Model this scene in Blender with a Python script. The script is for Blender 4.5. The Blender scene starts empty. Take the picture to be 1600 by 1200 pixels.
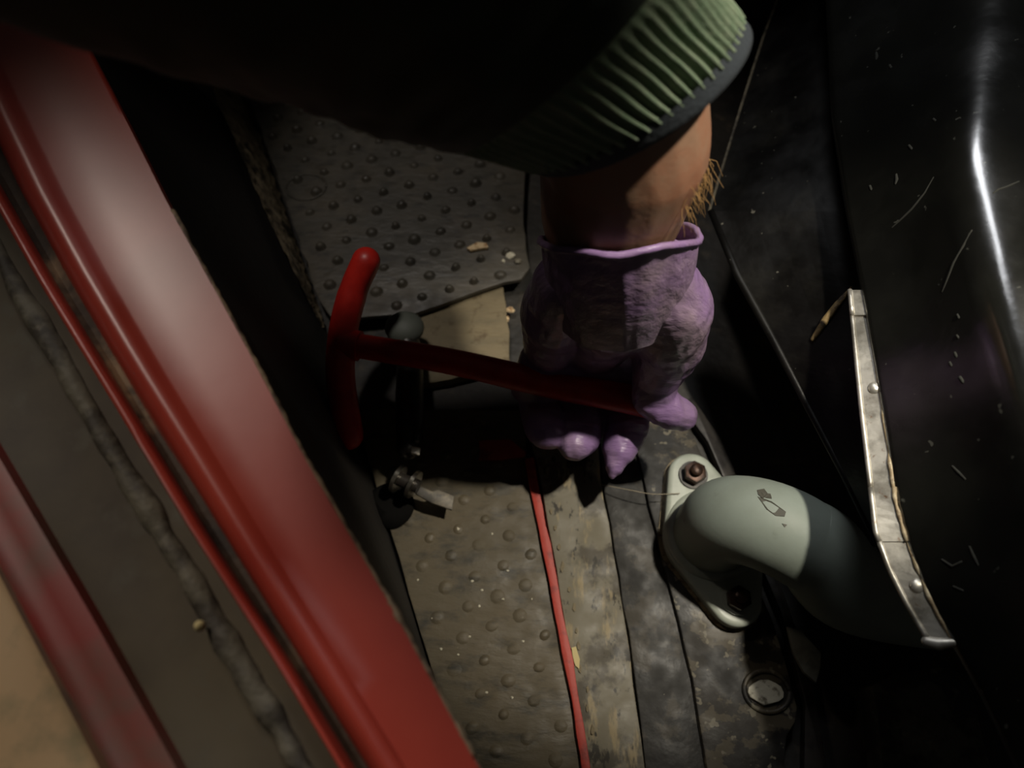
import bpy, bmesh, math, random
from mathutils import Vector, Matrix, noise

random.seed(7)
sc = bpy.context.scene
col = sc.collection
V = Vector

# ------------------------------------------------------------------ camera
H = 0.503
TH = math.radians(25.7)
F = 1200.0
cam_d = bpy.data.cameras.new('camera')
cam = bpy.data.objects.new('camera', cam_d)
col.objects.link(cam)
cam.location = (0, 0, H)
cam.rotation_euler = (TH, 0, 0)
cam_d.sensor_width = 36.0
cam_d.lens = 36.0 * F / 1600.0
cam_d.clip_start = 0.01
cam_d.dof.use_dof = True
cam_d.dof.focus_distance = 0.40
cam_d.dof.aperture_fstop = 6.8
sc.camera = cam

# ------------------------------------------------------------------ world and lamps
w = bpy.data.worlds.new('World')
sc.world = w
w.use_nodes = True
w.node_tree.nodes['Background'].inputs[0].default_value = (1.0, 0.93, 0.82, 1)
w.node_tree.nodes['Background'].inputs[1].default_value = 0.012


def aim(o, loc, target):
    o.location = loc
    o.rotation_euler = (V(target) - V(loc)).to_track_quat('-Z', 'Y').to_euler()


def spot(name, loc, target, power, size_deg, blend, radius, color):
    d = bpy.data.lights.new(name, 'SPOT')
    d.energy = power
    d.spot_size = math.radians(size_deg)
    d.spot_blend = blend
    d.shadow_soft_size = radius
    d.color = color
    o = bpy.data.objects.new(name, d)
    col.objects.link(o)
    aim(o, loc, target)
    return o


# hand torch held over the cover on the right, a cab lamp overhead, a garage lamp out on the left
spot('torch_lamp', (0.252, 0.226, 0.70), (0.068, 0.178, 0.02), 16.0, 33, 0.7, 0.012, (1.0, 0.92, 0.77))
spot('cab_lamp', (-0.16, 0.33, 1.0), (0.015, 0.38, 0.0), 8.5, 28, 0.5, 0.03, (1.0, 0.92, 0.84))
spot('garage_lamp', (-0.66, 0.68, 1.0), (-0.035, -0.045, 0.24), 19.0, 23, 0.8, 0.08, (1.0, 0.88, 0.76))
ad = bpy.data.lights.new('ridge_light', 'AREA')  # area light added for the highlight along the cover ridge, not a window
ad.shape = 'RECTANGLE'
ad.size, ad.size_y = 0.3, 0.9
ad.energy = 16.0
ad.color = (0.95, 0.97, 1.0)
ao = bpy.data.objects.new('ridge_light', ad)
col.objects.link(ao)
aim(ao, (-0.05, 1.2, 1.06), (0.1, 0.2, 0.2))

sc.view_settings.view_transform = 'Standard'
sc.view_settings.look = 'None'
sc.view_settings.exposure = 0.0
sc.view_settings.gamma = 1.0
sc.view_settings.use_curve_mapping = False

# ------------------------------------------------------------------ pixel -> place
ct, st = math.cos(TH), math.sin(TH)


def ray(px, py):
    a = (px - 800.0) / F
    b = (600.0 - py) / F
    return V((a, st + ct * b, -ct + st * b))


def P(px, py, z):            # the point seen at that pixel, at height z
    r = ray(px, py)
    return V((0, 0, H)) + r * ((z - H) / r.z)


def D(px, py, d):            # the point seen at that pixel, at depth d
    return V((0, 0, H)) + ray(px, py) * d


# ------------------------------------------------------------------ materials
def lin(c):
    return tuple((x / 12.92 if x <= 0.04045 else ((x + 0.055) / 1.055) ** 2.4) for x in [k / 255.0 for k in c]) + (1.0,)


MATS = {}


def mat(name, base, rough=0.5, metal=0.0, mott=(), bumps=(), rough_var=None, coat=0.0, spec=0.5, sheen=0.0, coat_rough=.15):
    """mott: (rgb, scale, lo, hi, stretch, detail);  bumps: (kind, scale, strength, dist, stretch)"""
    m = bpy.data.materials.new(name)
    m.use_nodes = True
    nt = m.node_tree
    N, L = nt.nodes, nt.links
    b = N['Principled BSDF']
    b.inputs['Roughness'].default_value = rough
    b.inputs['Metallic'].default_value = metal
    b.inputs['Specular IOR Level'].default_value = spec
    if coat:
        b.inputs['Coat Weight'].default_value = coat
        b.inputs['Coat Roughness'].default_value = coat_rough
    if sheen:
        b.inputs['Sheen Weight'].default_value = sheen
        b.inputs['Sheen Roughness'].default_value = 0.4
    tc = N.new('ShaderNodeNewGeometry').outputs['Position']

    def mapped(stretch, off):
        mp = N.new('ShaderNodeMapping')
        mp.inputs['Location'].default_value = (off, off * 1.7, off * 0.6)
        mp.inputs['Rotation'].default_value = (0, 0, stretch[3] if len(stretch) > 3 else 0)
        mp.inputs['Scale'].default_value = stretch[:3]
        L.new(tc, mp.inputs['Vector'])
        return mp.outputs['Vector']

    cur = None
    for i, mo in enumerate(mott):
        rgb, scale, lo, hi = mo[:4]
        stretch = mo[4] if len(mo) > 4 else (1, 1, 1)
        det = mo[5] if len(mo) > 5 else 6
        n = N.new('ShaderNodeTexNoise')
        n.inputs['Scale'].default_value = scale
        n.inputs['Detail'].default_value = det
        n.inputs['Roughness'].default_value = 0.62
        L.new(mapped(stretch, 1.3 * i + 0.37), n.inputs['Vector'])
        r = N.new('ShaderNodeMapRange')
        r.inputs['From Min'].default_value = lo
        r.inputs['From Max'].default_value = hi
        L.new(n.outputs['Fac'], r.inputs['Value'])
        mx = N.new('ShaderNodeMix')
        mx.data_type = 'RGBA'
        L.new(r.outputs['Result'], mx.inputs['Factor'])
        if cur is None:
            mx.inputs['A'].default_value = lin(base)
        else:
            L.new(cur, mx.inputs['A'])
        mx.inputs['B'].default_value = lin(rgb)
        cur = mx.outputs['Result']
    if cur is None:
        b.inputs['Base Color'].default_value = lin(base)
    else:
        L.new(cur, b.inputs['Base Color'])
    if rough_var:
        scale, lo, hi = rough_var
        n = N.new('ShaderNodeTexNoise')
        n.inputs['Scale'].default_value = scale
        n.inputs['Detail'].default_value = 5
        L.new(tc, n.inputs['Vector'])
        r = N.new('ShaderNodeMapRange')
        r.inputs['From Min'].default_value = 0.35
        r.inputs['From Max'].default_value = 0.65
        r.inputs['To Min'].default_value = lo
        r.inputs['To Max'].default_value = hi
        L.new(n.outputs['Fac'], r.inputs['Value'])
        L.new(r.outputs['Result'], b.inputs['Roughness'])
    nrm = None
    for i, bu in enumerate(bumps):
        kind, scale, strength, dist = bu[:4]
        stretch = bu[4] if len(bu) > 4 else (1, 1, 1)
        if kind == 'noise':
            t = N.new('ShaderNodeTexNoise')
            t.inputs['Scale'].default_value = scale
            t.inputs['Detail'].default_value = 6
            o = t.outputs['Fac']
        elif kind == 'voronoi':
            t = N.new('ShaderNodeTexVoronoi')
            t.inputs['Scale'].default_value = scale
            o = t.outputs['Distance']
        else:
            t = N.new('ShaderNodeTexWave')
            t.inputs['Scale'].default_value = scale
            t.inputs['Distortion'].default_value = 5
            t.inputs['Detail'].default_value = 2
            o = t.outputs['Fac']
        L.new(mapped(stretch, 0.9 * i + 2.1), t.inputs['Vector'])
        bp = N.new('ShaderNodeBump')
        bp.inputs['Strength'].default_value = strength
        bp.inputs['Distance'].default_value = dist
        L.new(o, bp.inputs['Height'])
        if nrm is not None:
            L.new(nrm, bp.inputs['Normal'])
        nrm = bp.outputs['Normal']
    if nrm is not None:
        L.new(nrm, b.inputs['Normal'])
    MATS[name] = m
    return m


mat('floor_paint', (38, 34, 28), 0.6, mott=[((20, 18, 15), 18, .45, .6), ((66, 58, 46), 60, .58, .72)], bumps=[('noise', 120, .4, .002)])
mat('rubber', (86, 78, 62), 0.62, mott=[((92, 82, 64), 14, .4, .65), ((52, 50, 44), 40, .5, .7, (1, 2.4, 1, .35)), ((150, 142, 120), 260, .70, .76)],
    bumps=[('noise', 90, .35, .0025, (1, 2.6, 1, .35)), ('noise', 600, .25, .0006)], rough_var=(80, .5, .75))
mat('rubber_dark', (62, 59, 52), 0.55, mott=[((76, 70, 60), 20, .42, .65), ((44, 42, 38), 60, .52, .7, (1, 2.2, 1, .3))],
    bumps=[('noise', 100, .3, .002, (1, 2.2, 1, .3)), ('noise', 600, .2, .0006)], rough_var=(80, .42, .65))
mat('side_rubber', (146, 132, 108), 0.5, mott=[((60, 54, 43), 70, .45, .62)], bumps=[('noise', 150, .6, .003)], rough_var=(120, .35, .65))  # base colour lightened to stand in for light the lamps miss here
mat('wall_paint', (30, 24, 19), 0.7, mott=[((16, 12, 10), 20, .4, .65)], bumps=[('noise', 80, .3, .002)])
mat('red_paint', (178, 66, 50), 0.38, mott=[((162, 54, 42), 9, .45, .7), ((110, 60, 44), 70, .70, .74)], bumps=[('noise', 25, .08, .002)], coat=.35, coat_rough=.34)
mat('red_chip', (150, 128, 100), 0.7, mott=[((90, 74, 56), 120, .45, .6)], bumps=[('noise', 300, .5, .001)])
mat('groove_brown', (70, 54, 40), 0.75, mott=[((150, 124, 94), 24, .50, .62, (1, .35, 1, 0)), ((44, 34, 26), 60, .5, .66)], bumps=[('noise', 140, .5, .002)])
mat('weather_rubber', (104, 98, 82), 0.7, mott=[((66, 60, 50), 60, .45, .6), ((120, 112, 96), 90, .6, .68)], bumps=[('noise', 130, .6, .003)])
mat('dark_band', (90, 80, 60), 0.7, mott=[((70, 60, 46), 12, .4, .65), ((90, 86, 72), 40, .55, .75)], bumps=[('noise', 60, .12, .002)])
mat('old_red', (140, 52, 46), 0.5, mott=[((112, 74, 62), 16, .45, .62)], bumps=[('noise', 30, .1, .002)])
mat('brown_edge', (92, 60, 34), 0.7, mott=[((60, 40, 24), 20, .45, .6)])
mat('tan_edge', (190, 160, 120), 0.7, mott=[((140, 130, 96), 22, .45, .6)])
mat('wood', (116, 104, 79), 0.7, mott=[((104, 94, 72), 30, .45, .65, (1, 2.5, 1, .3)), ((84, 70, 48), 80, .55, .68)], bumps=[('noise', 160, .4, .0015, (1, 3, 1, .3))])
mat('worn_strip', (112, 106, 90), 0.6, mott=[((78, 72, 60), 26, .49, .55), ((142, 128, 98), 60, .55, .64, (2.2, .6, 1)), ((50, 46, 38), 70, .58, .62, (1.6, .8, 1))],
    bumps=[('noise', 150, .3, .001)], rough_var=(60, .45, .75))
mat('red_lip', (168, 52, 38), 0.55, mott=[((120, 30, 22), 90, .52, .66), ((190, 110, 90), 140, .68, .74)], bumps=[('noise', 200, .3, .001)])
mat('cream_chip', (196, 180, 130), 0.8)
mat('black_strip', (31, 29, 25), 0.42, mott=[((58, 53, 44), 34, .52, .56), ((22, 20, 17), 60, .5, .6), ((150, 146, 130), 300, .72, .76)], bumps=[('noise', 120, .35, .0015)], rough_var=(70, .45, .7))
mat('black_plate', (40, 36, 30), 0.55, mott=[((72, 65, 51), 48, .50, .53, (1, 1.5, 1, .3), 4), ((24, 22, 19), 30, .50, .55), ((104, 98, 82), 130, .62, .65, (1, 1, 1), 2)],
    bumps=[('noise', 70, .4, .0015), ('noise', 300, .2, .0006)], rough_var=(70, .42, .7))
mat('flange_paint', (172, 178, 166), 0.36, mott=[((150, 156, 144), 30, .45, .65)], bumps=[('noise', 160, .12, .001)], coat=.2)
mat('pipe_paint', (140, 149, 140), 0.55, mott=[((130, 138, 128), 26, .4, .65), ((110, 116, 106), 60, .62, .72)], bumps=[('noise', 400, .1, .0006)])
mat('pipe_scuff', (74, 72, 62), 0.6)
mat('rusty_nut', (74, 52, 40), 0.38, .55, mott=[((44, 30, 24), 200, .45, .6)], bumps=[('noise', 400, .3, .0006)])
mat('gasket', (140, 124, 94), 0.6, mott=[((80, 66, 48), 200, .45, .6)])
mat('cover_paint', (20, 20, 18), 0.22, mott=[((27, 27, 24), 16, .45, .62), ((70, 70, 64), 150, .71, .75, (1, 1, 1), 2)], bumps=[('noise', 22, .25, .004), ('noise', 90, .08, .001)], rough_var=(30, .16, .3), spec=.5, coat=.9)
mat('panel_paint', (11, 10, 9), 0.3, mott=[((26, 25, 22), 22, .5, .65), ((86, 84, 76), 170, .72, .76, (1, 1, 1), 2)], bumps=[('noise', 40, .25, .003)], rough_var=(40, .3, .5), spec=.3)
mat('edge_dust', (96, 90, 74), 0.7, mott=[((52, 48, 40), 120, .45, .6)])
mat('bare_metal', (196, 192, 182), 0.36, .7, mott=[((150, 146, 136), 60, .45, .6), ((120, 84, 54), 130, .62, .70)], bumps=[('noise', 140, .25, .001)], rough_var=(80, .3, .5))
mat('rust_rim', (164, 146, 116), 0.6, .2, mott=[((200, 188, 160), 160, .5, .62), ((96, 66, 42), 120, .55, .66)], bumps=[('noise', 300, .5, .001)])
mat('rust_seam', (140, 118, 78), 0.7, mott=[((60, 48, 34), 160, .45, .58)], bumps=[('noise', 300, .6, .001)])
mat('plug', (190, 186, 168), 0.5, mott=[((110, 104, 88), 150, .52, .64)], bumps=[('noise', 160, .7, .002)])
mat('dark_metal', (46, 42, 38), 0.4, .3, mott=[((26, 22, 20), 80, .45, .6)], bumps=[('noise', 150, .2, .001)])
mat('grey_tab', (112, 110, 98), 0.5, .2, mott=[((84, 82, 72), 60, .45, .6)])
mat('mott_plate', (76, 74, 64), 0.6, mott=[((40, 38, 32), 32, .46, .54, (1, 1, 1), 4), ((104, 102, 84), 40, .58, .66)], bumps=[('noise', 90, .3, .002)])
mat('chrome', (180, 174, 162), 0.28, 1.0)
mat('steel_tab', (44, 40, 34), 0.5, .3, mott=[((100, 92, 78), 60, .45, .6)])  # base colour darkened to stand in for the shadow over the tab
mat('shadow_black', (12, 11, 10), .9, spec=.1)  # near-black that paints in the round shadow at the lever foot
mat('knob_grey', (88, 92, 84), 0.6)
mat('tool_red', (196, 40, 30), 0.42, mott=[((160, 30, 24), 40, .45, .65), ((110, 80, 60), 160, .70, .74)], bumps=[('noise', 120, .12, .001)])
mat('skin', (146, 114, 92), 0.5, mott=[((148, 102, 78), 40, .42, .62)], bumps=[('noise', 500, .2, .0006)])
mat('hair', (160, 126, 82), 0.4)
mat('glove', (138, 110, 154), 0.38, mott=[((146, 126, 142), 18, .42, .62)], bumps=[('noise', 30, .5, .006, (1, 4.2, 1.6, .5)), ('noise', 80, .12, .0015, (2.4, 1, 1, .3)), ('noise', 200, .12, .001)], rough_var=(60, .28, .46))
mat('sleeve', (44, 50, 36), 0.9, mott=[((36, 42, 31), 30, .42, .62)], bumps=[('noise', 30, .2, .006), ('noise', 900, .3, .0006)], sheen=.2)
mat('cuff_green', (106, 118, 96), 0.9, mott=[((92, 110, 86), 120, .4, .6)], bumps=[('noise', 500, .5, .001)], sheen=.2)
mat('hem_navy', (34, 40, 46), 0.9, bumps=[('noise', 500, .5, .001)])
mat('debris', (206, 182, 144), 0.8, mott=[((140, 100, 60), 200, .5, .62)])
mat('crumb', (196, 190, 170), 0.8)
mat('scratch', (58, 58, 54), .9, spec=.05)
mat('thread', (150, 140, 120), 0.6)

# ------------------------------------------------------------------ mesh building
WLOC = {}


def finish(name, verts, faces, m, parent=None, smooth=False, loc=None):
    me = bpy.data.meshes.new(name)
    vs = [V(v) for v in verts]
    if loc is None:
        lo = V((min(v.x for v in vs), min(v.y for v in vs), min(v.z for v in vs)))
        hi = V((max(v.x for v in vs), max(v.y for v in vs), max(v.z for v in vs)))
        loc = V(((lo.x + hi.x) / 2, (lo.y + hi.y) / 2, lo.z))
    me.from_pydata([tuple(v - loc) for v in vs], [], faces)
    me.materials.append(MATS[m])
    if smooth:
        me.polygons.foreach_set('use_smooth', [True] * len(me.polygons))
    me.update()
    o = bpy.data.objects.new(name, me)
    col.objects.link(o)
    place(o, loc, parent)
    return o


def place(o, loc, parent=None):
    loc = V(loc)
    WLOC[o.name] = loc
    if parent is not None:
        o.parent = parent
        o.location = loc - WLOC[parent.name]
    else:
        o.location = loc


def thing(name, loc):
    o = bpy.data.objects.new(name, None)
    o.empty_display_size = 0.02
    col.objects.link(o)
    place(o, loc)
    return o


def tag(o, label=None, cat=None, group=None, kind=None):
    if label: o['label'] = label
    if cat: o['category'] = cat
    if group: o['group'] = group
    if kind: o['kind'] = kind
    return o


def autosmooth(o, ang=40):
    me = o.data
    me.polygons.foreach_set('use_smooth', [True] * len(me.polygons))
    me.set_sharp_from_angle(angle=math.radians(ang))
    return o


def bevel(o, width, seg=2, ang=40):
    bm = bmesh.new()
    bm.from_mesh(o.data)
    es = [e for e in bm.edges if len(e.link_faces) == 2 and e.calc_face_angle(0) > math.radians(ang)]
    bmesh.ops.bevel(bm, geom=es, offset=width, segments=seg, profile=.6, affect='EDGES', clamp_overlap=True)
    bm.to_mesh(o.data)
    bm.free()
    return autosmooth(o, 50)


class MB:
    def __init__(s):
        s.v, s.f = [], []

    def add(s, v, f):
        k = len(s.v)
        s.v += [V(x) for x in v]
        s.f += [[i + k for i in g] for g in f]

    def prism(s, top, thick, down=V((0, 0, -1))):
        n = len(top)
        v = [V(p) for p in top] + [V(p) + down * thick for p in top]
        f = [list(range(n)), list(range(2 * n - 1, n - 1, -1))]
        a = sum((top[i].x * top[(i + 1) % n].y - top[(i + 1) % n].x * top[i].y) for i in range(n))
        if a < 0:
            f = [g[::-1] for g in f]
        for i in range(n):
            j = (i + 1) % n
            f.append([i, n + i, n + j, j] if a > 0 else [j, n + j, n + i, i])
        s.add(v, f)

    def tube(s, pts, rad, n=20, caps=True, up=None, round_ends=False):
        pts = [V(p) for p in pts]
        if not isinstance(rad, (list, tuple)):
            rad = [rad] * len(pts)
        rad = list(rad)
        if round_ends:
            d0 = (pts[0] - pts[1]).normalized()
            d1 = (pts[-1] - pts[-2]).normalized()
            p0, p1, r0, r1 = pts[0], pts[-1], rad[0], rad[-1]
            a = [(p0 + d0 * r0 * math.sin(t), r0 * math.cos(t)) for t in (1.45, 1.2, .9, .6, .3)]
            b = [(p1 + d1 * r1 * math.sin(t), r1 * math.cos(t)) for t in (.3, .6, .9, 1.2, 1.45)]
            pts = [q[0] for q in a] + pts + [q[0] for q in b]
            rad = [q[1] for q in a] + rad + [q[1] for q in b]
        fr = frames(pts, up)
        v, f = [], []
        for p, (t, a, b), r in zip(pts, fr, rad):
            for k in range(n):
                c = 2 * math.pi * k / n
                v.append(p + a * (r * math.cos(c)) + b * (r * math.sin(c)))
        for i in range(len(pts) - 1):
            for k in range(n):
                l = (k + 1) % n
                f.append([i * n + k, i * n + l, (i + 1) * n + l, (i + 1) * n + k])
        if caps:
            f.append(list(range(n - 1, -1, -1)))
            f.append([(len(pts) - 1) * n + k for k in range(n)])
        s.add(v, f)

    def ball(s, c, r, n=10, m=6, scale=(1, 1, 1)):
        v, f = [], []
        for i in range(m + 1):
            a = math.pi * i / m
            for k in range(n):
                b = 2 * math.pi * k / n
                v.append(V(c) + V((r * scale[0] * math.sin(a) * math.cos(b), r * scale[1] * math.sin(a) * math.sin(b), r * scale[2] * math.cos(a))))
        for i in range(m):
            for k in range(n):
                l = (k + 1) % n
                f.append([i * n + k, (i + 1) * n + k, (i + 1) * n + l, i * n + l])
        s.add(v, f)

    def build(s, name, m, parent=None, smooth=False):
        return finish(name, s.v, s.f, m, parent, smooth)


def frames(pts, up=None):
    ts = []
    for i in range(len(pts)):
        a = pts[max(0, i - 1)]
        b = pts[min(len(pts) - 1, i + 1)]
        ts.append((b - a).normalized())
    x = V(up) if up else (V((0, 0, 1)) if abs(ts[0].z) < .9 else V((0, 1, 0)))
    a = (x - ts[0] * x.dot(ts[0])).normalized()
    out = []
    for t in ts:
        a = (a - t * a.dot(t)).normalized()
        out.append((t, a, t.cross(a)))
    return out


def spline(pts, n):
    """Catmull-Rom through tuples/vectors, n samples"""
    pts = [tuple(p) for p in pts]
    q = [tuple(2 * a - b for a, b in zip(pts[0], pts[1]))] + pts + [tuple(2 * a - b for a, b in zip(pts[-1], pts[-2]))]
    out = []
    m = len(pts) - 1
    for i in range(n):
        t = m * i / (n - 1)
        k = min(int(t), m - 1)
        t -= k
        p0, p1, p2, p3 = q[k:k + 4]
        out.append(tuple(.5 * (2 * b + (c - a) * t + (2 * a - 5 * b + 4 * c - d) * t * t + (3 * b - a - 3 * c + d) * t ** 3)
                         for a, b, c, d in zip(p0, p1, p2, p3)))
    return out


def rail(pts):
    """x as a function of y through (x, y) pairs, straight-line, extended at both ends"""
    def fx(y):
        if y <= pts[0][1]:
            (x0, y0), (x1, y1) = pts[0], pts[1]
        elif y >= pts[-1][1]:
            (x0, y0), (x1, y1) = pts[-2], pts[-1]
        else:
            for k in range(len(pts) - 1):
                if pts[k][1] <= y <= pts[k + 1][1]:
                    (x0, y0), (x1, y1) = pts[k], pts[k + 1]
                    break
        return x0 + (x1 - x0) * (y - y0) / (y1 - y0)
    return fx


def jag(pts, step, amp, closed=True, seed=0):
    rnd = random.Random(seed)
    out = []
    n = len(pts)
    for i in range(n if closed else n - 1):
        a, b = V(pts[i]), V(pts[(i + 1) % n])
        k = max(1, int((b - a).length / step))
        for j in range(k):
            p = a.lerp(b, j / k)
            if j:
                p += V((rnd.uniform(-amp, amp), rnd.uniform(-amp, amp), 0))
            out.append(p)
    return out


def poly(img, z):
    return [P(x, y, z) for x, y in img]


def inside(p, poly):
    c = False
    n = len(poly)
    for i in range(n):
        a, b = poly[i], poly[(i + 1) % n]
        if (a.y > p.y) != (b.y > p.y) and p.x < (b.x - a.x) * (p.y - a.y) / (b.y - a.y) + a.x:
            c = not c
    return c


def edge_dist(p, poly):
    best = 9
    for i in range(len(poly)):
        a, b = poly[i].to_2d(), poly[(i + 1) % len(poly)].to_2d()
        ab = b - a
        t = max(0, min(1, (p.to_2d() - a).dot(ab) / ab.length_squared))
        best = min(best, (p.to_2d() - a - ab * t).length)
    return best


def remesh(o, voxel, smooth_iter=6):
    md = o.modifiers.new('r', 'REMESH')
    md.mode = 'VOXEL'
    md.voxel_size = voxel
    ms = o.modifiers.new('s', 'SMOOTH')
    ms.factor = .5
    ms.iterations = smooth_iter
    dg = bpy.context.evaluated_depsgraph_get()
    me = bpy.data.meshes.new_from_object(o.evaluated_get(dg))
    old = o.data
    o.modifiers.clear()
    o.data = me
    bpy.data.meshes.remove(old)
    me.polygons.foreach_set('use_smooth', [True] * len(me.polygons))
    return o


# ================================================================== the setting
floor_line = rail([(332, 0), (370, 110), (500, 490), (640, 940), (720, 1210)])

mb = MB()
mb.prism([V((-0.30, -0.30, -0.004)), V((0.55, -0.30, -0.004)), V((0.55, 0.75, -0.004)), V((-0.30, 0.75, -0.004))], .01)
tag(mb.build('floor', 'floor_paint'), 'dark dirty painted metal floor pan under the mats', 'floor', kind='structure')

# sill rails in the picture (x, y)
L0 = rail([(36, -80), (92, 0), (132, 60), (200, 190), (270, 330), (380, 530), (480, 720), (550, 840), (620, 960), (690, 1090), (755, 1210)])
BEAD = rail([(-70, 20), (5, 180), (62, 300), (130, 425), (212, 565), (296, 700), (372, 825), (455, 960), (560, 1130)])
L2 = rail([(-75, 85), (0, 225), (100, 425), (250, 680), (350, 830), (500, 1060), (585, 1200)])
RIDGE = rail([(0, 325), (60, 432), (170, 612), (300, 828), (430, 1030), (520, 1180)])
L5 = rail([(0, 450), (40, 520), (195, 790), (300, 975), (430, 1200)])
L6 = rail([(0, 735), (130, 960), (262, 1200)])
L7 = rail([(0, 925), (60, 1040), (150, 1200)])
L8 = rail([(0, 1010), (95, 1200)])

YS = [-260 + 40 * i for i in range(52)]


def loft(name, cols, m, parent=None, smooth=True, jitter=None, thick=0.0, ang=45):
    """cols: list of functions y -> world point; ruled surface between them"""
    v, f = [], []
    nc = len(cols)
    for y in YS:
        for c in cols:
            v.append(c(y))
    for i in range(len(YS) - 1):
        for k in range(nc - 1):
            f.append([i * nc + k, (i + 1) * nc + k, (i + 1) * nc + k + 1, i * nc + k + 1])
    # orient faces up
    o = finish(name, v, f, m, parent, smooth)
    return autosmooth(o, ang)


def at(fx, z, off=0, dz=0):
    return lambda y: P(fx(y) + off, y, z) + V((0, 0, dz))


ZS = 0.25
# left wall under the sill
top_l = at(L0, ZS, -6, -.012)


def wall_pt(y, t, out=0.0):
    a = top_l(y)
    b = P(floor_line(y), y, 0)
    # foot below the same spot along the sill
    p = P(L0(y), y, ZS)
    foot_y = p.y
    lo, hi = -900., 2500.
    for _ in range(40):
        mid = (lo + hi) / 2
        if P(floor_line(mid), mid, 0).y > foot_y:
            lo = mid
        else:
            hi = mid
    b = P(floor_line(lo), lo, 0)
    q = a.lerp(b, t)
    return q + V((out, 0, 0))


o = loft('wall_left', [lambda y: wall_pt(y, 0, -.004), lambda y: wall_pt(y, 0), lambda y: wall_pt(y, .5), lambda y: wall_pt(y, 1.02)], 'wall_paint')
tag(o, 'black-brown inner side wall below the red sill', 'wall', kind='structure')

# unseen bulkhead, left half raised to shade the tool from the area light
mb = MB()
mb.prism([V((-0.30, 0.62, 0.87)), V((0.075, 0.62, 0.87)), V((0.075, 0.63, 0.87)), V((-0.30, 0.63, 0.87))], .88)
mb.prism([V((0.075, 0.62, 0.50)), V((0.55, 0.62, 0.50)), V((0.55, 0.63, 0.50)), V((0.075, 0.63, 0.50))], .51)
tag(mb.build('wall_front', 'wall_paint'), 'dark unseen bulkhead behind the raised foot mat, left half raised to block light', 'wall', kind='structure')

# ------------------------------------------------------------------ red sill
sill = thing('door_sill', P(300, 700, ZS - .03))
tag(sill, 'red painted metal door sill with ridges and worn edges, nearest the camera', 'door sill')
loft('inner_flange', [at(L0, ZS, 0, -.010), at(L0, ZS, 1, -.002), at(L0, ZS, -2, 0), at(L0, ZS, -7, 0), at(L0, ZS, -16, 0),
                      lambda y: P(L0(y) * .5 + BEAD(y) * .5, y, ZS), lambda y: P(L0(y) * .2 + BEAD(y) * .8, y, ZS - .0005),
                      lambda y: P(BEAD(y) + 30, y, ZS), lambda y: P(BEAD(y) + 20, y, ZS + .0010), lambda y: P(BEAD(y) + 8, y, ZS + .0022),
                      lambda y: P(BEAD(y) - 4, y, ZS + .0020), lambda y: P(BEAD(y) - 14, y, ZS + .0004), lambda y: P(BEAD(y) - 22, y, ZS - .0024),
                      lambda y: P(BEAD(y) - 28, y, ZS - .006), lambda y: P(L2(y) + 4, y, ZS - .010), lambda y: P(L2(y), y, ZS - .014)], 'red_paint', sill, ang=70)
# chipped pale rim along the inner edge
mb = MB()
rnd = random.Random(3)
ysr = [330 + 9 * i for i in range(96)]
pts = [P(L0(y) + 1 + rnd.uniform(-2.5, 1.0), y, ZS - .001) for y in ysr]
mb.tube(pts, [max(.0004, .0007 + .0012 * max(0, noise.noise(V((y * .013, 3.1, 0)))) + rnd.uniform(-.0002, .0003)) for y in ysr], 8)
tag(mb.build('chipped_rim', 'red_chip', sill, True), 'pale chipped paint rim')
loft('groove', [at(L2, ZS, 3, -.010), at(L2, ZS, -6, -.013), at(RIDGE, ZS, 22, -.013), at(RIDGE, ZS, 9, -.010)], 'groove_brown', sill)
loft('red_bead', [at(RIDGE, ZS, 13, -.013), at(RIDGE, ZS, 11, -.006), at(RIDGE, ZS, 4, -.003), at(RIDGE, ZS, -4, -.003),
                  at(RIDGE, ZS, -10, -.006), at(RIDGE, ZS, -12, -.013)], 'red_paint', sill, ang=70)
# lumpy weatherstrip seam
mb = MB()
nsr = 150
pts, rr = [], []
for i in range(nsr):
    y = -120 + i * 1900 / (nsr - 1)
    x = L5(y) * .52 + (RIDGE(y) - 12) * .48
    n1 = noise.noise(V((i * .21, .5, 2.2)))
    pts.append(P(x + 6 * n1, y, ZS - .0145))
    rr.append(.0038 + .0016 * noise.noise(V((i * .33, 1.5, .2))))
mb.tube(pts, rr, 12)
mb.build('weatherstrip', 'weather_rubber', sill, True)
loft('outer_panel', [at(RIDGE, ZS, -8, -.013), at(L5, ZS, 0, -.0155), lambda y: P(L5(y) * .75 + L6(y) * .25, y, ZS - .017),
                     lambda y: P(L5(y) * .35 + L6(y) * .65, y, ZS - .016), at(L6, ZS, 0, -.014)], 'dark_band', sill)
loft('outer_red_rail', [at(L6, ZS, 3, -.016), at(L6, ZS, -4, -.008), lambda y: P(L6(y) * .72 + L7(y) * .28, y, ZS - .007),
                        lambda y: P(L6(y) * .42 + L7(y) * .58, y, ZS - .009), lambda y: P(L6(y) * .2 + L7(y) * .8, y, ZS - .006),
                        at(L7, ZS, 0, -.009), at(L7, ZS, -4, -.016)], 'old_red', sill, ang=70)
loft('brown_edge_strip', [at(L7, ZS, 4, -.016), at(L7, ZS, -20, -.020), at(L8, ZS, 8, -.020)], 'brown_edge', sill)
loft('tan_edge_strip', [at(L8, ZS, 12, -.021), at(L8, ZS, -10, -.018), at(L8, ZS, -120, -.018), at(L8, ZS, -300, -.020)], 'tan_edge', sill)
mb = MB()
mb.ball(P(312, 978, ZS - .009), .0019, 10, 6)
tag(mb.build('paint_blob', 'cream_chip', sill, True), 'pale yellow paint blob')

# ------------------------------------------------------------------ mats
GA = math.radians(20)
gx = V((math.cos(GA), math.sin(GA), 0))
gy = V((-math.sin(GA), math.cos(GA), 0))


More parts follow.
